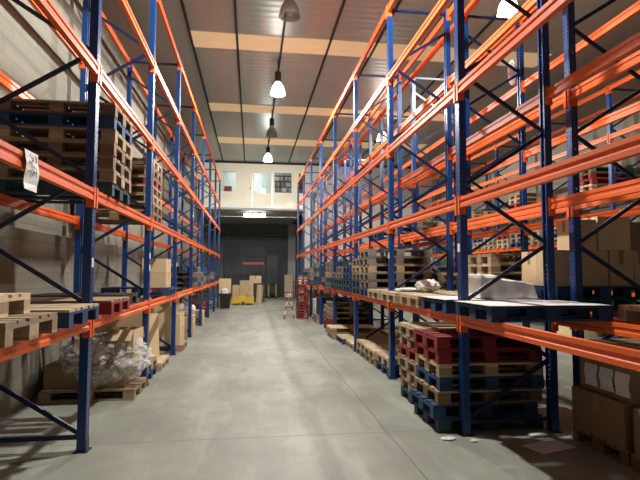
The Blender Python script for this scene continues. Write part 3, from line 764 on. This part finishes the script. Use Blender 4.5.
tag(part('tool_chest', MB().box(-.45, .45, -.3, .3, .06, 1.05).box(-.47, .47, -.32, -.3, .1, .3).box(-.47, .47, -.32, -.3, .36, .6).box(-.47, .47, -.32, -.3, .66, 1.0).box(-.4, -.3, -.2, .2, 0, .06).box(.3, .4, -.2, .2, 0, .06), 'darkmetal', None, (.25, 28.6, 0)), 'dark tool chest behind the yellow truck at the aisle end', 'tool chest')
carton(-.1, .55, 28.4, 28.9, 1.052, 1.46, 'pale carton on the dark chest behind the truck', 'cartons at the aisle end', 'card', 'y')
tr_ = thing('trolley', 'dark tall trolley with a red top bar before the roller door', 'trolley', (.1, 31.3, 0))
for x in (-.6, .6):
    for y in (-.25, .25): part('post', MB().box(x-.03, x+.03, y-.03, y+.03, .1, 2.15), 'darkmetal', tr_)
part('shelf', MB().box(-.63, .63, -.28, .28, .2, .26), 'darkmetal', tr_); part('shelf', MB().box(-.63, .63, -.28, .28, 1.1, 1.16), 'darkmetal', tr_)
part('top_bar', MB().box(-.65, .65, -.29, -.2, 2.13, 2.27), 'redd', tr_)
for x in (-.55, .55): part('wheel', MB().prism([(.05*math.cos(a*PI/6), .05+.05*math.sin(a*PI/6)) for a in range(12)], x-.02, x+.02, 'x'), 'black', tr_)
fk = thing('forklift', 'dark stacker forklift with tall mast parked before the roller door', 'forklift', (1.35, 33.2, 0))
part('mast', MB().box(-.36, -.26, -.1, .06, .1, 2.75).box(.26, .36, -.1, .06, .1, 2.75).box(-.36, .36, -.08, .04, 2.66, 2.76).box(-.36, .36, -.08, .04, 1.7, 1.78).box(-.3, .3, -.06, 0, .9, .98), 'black', fk)
part('body', MB().box(-.40, .40, .10, .75, .12, 1.55).box(-.34, .34, .2, .7, 1.55, 1.7), 'black', fk)
part('lift_cylinder', MB().box(-.2, -.12, .0, .08, .2, 2.6).box(.12, .2, .0, .08, .2, 2.6).box(-.26, .26, .02, .05, 1.5, 2.62), 'black', fk)
part('carriage', MB().box(-.34, .34, -.16, -.1, .3, .72), 'darkmetal', fk)
for x in (-.24, .24): part('fork', MB().box(x-.05, x+.05, -1.0, -.17, .1, .14).box(x-.05, x+.05, -.21, -.165, .1, .85), 'ochre', fk)
part('overhead_guard', MB().box(-.4, .4, .1, .75, 2.0, 2.05).box(-.4, -.36, .68, .72, 1.34, 2.0).box(.36, .4, .68, .72, 1.34, 2.0), 'darkmetal', fk)
for x in (-.36, .36): part('wheel', MB().prism([(.3+.13*math.cos(a*PI/8), .13+.13*math.sin(a*PI/8)) for a in range(16)], x-.06, x+.06, 'x'), 'black', fk)
board(2.45, 33.4, .005, .55, 1.5, .03, 'tall tan board leaning by the grey pillar at the far end', -.09, 0, 'pale', 'board', None)

# ------------------------------------------------------------------ more light inside the office
L = bpy.data.lights.new('office_light', 'POINT'); L.energy = 170; L.shadow_soft_size = .3; L.color = (.92, .97, 1)
o = bpy.data.objects.new('office_light', L); C.objects.link(o); o.location = (-.3, YE+1.7, 7.2)
L = bpy.data.lights.new('tube_glow', 'AREA'); L.energy = 130; L.shape = 'RECTANGLE'; L.size = 1.1; L.size_y = .1; L.color = (1, .96, .9)
o = bpy.data.objects.new('tube_glow', L); C.objects.link(o); o.location = (.14, 27.6, 4.74)

w = bpy.data.worlds.new('World'); SC.world = w; w.use_nodes = True
w.node_tree.nodes['Background'].inputs[0].default_value = (.05, .06, .08, 1); w.node_tree.nodes['Background'].inputs[1].default_value = .3

# ------------------------------------------------------------------ camera
f, yaw, pit, rol, H = 503.236, .1348, .0625, .0028, 1.7143
cam = bpy.data.cameras.new('camera'); co = bpy.data.objects.new('camera', cam); C.objects.link(co)
cam.sensor_width = 36; cam.sensor_fit = 'HORIZONTAL'; cam.lens = 36*f/640; cam.clip_start = .05
c, s = math.cos(yaw), math.sin(yaw); cp, sp_ = math.cos(pit), math.sin(pit)
er = Vector((c, -s, 0)); eu = Vector((-sp_*s, -sp_*c, cp)); fw = Vector((cp*s, cp*c, sp_))
X = er*math.cos(rol)+eu*math.sin(rol); Y = -er*math.sin(rol)+eu*math.cos(rol); Z = -fw
m = Matrix((X, Y, Z)).transposed().to_4x4(); m.translation = (0, 0, H); co.matrix_world = m
SC.camera = co
vs = SC.view_settings; vs.view_transform = 'Standard'; vs.look = 'None'; vs.exposure = 0; vs.gamma = 1; vs.use_curve_mapping = False
SC.cycles.max_bounces = 8
SC.cycles.diffuse_bounces = 2
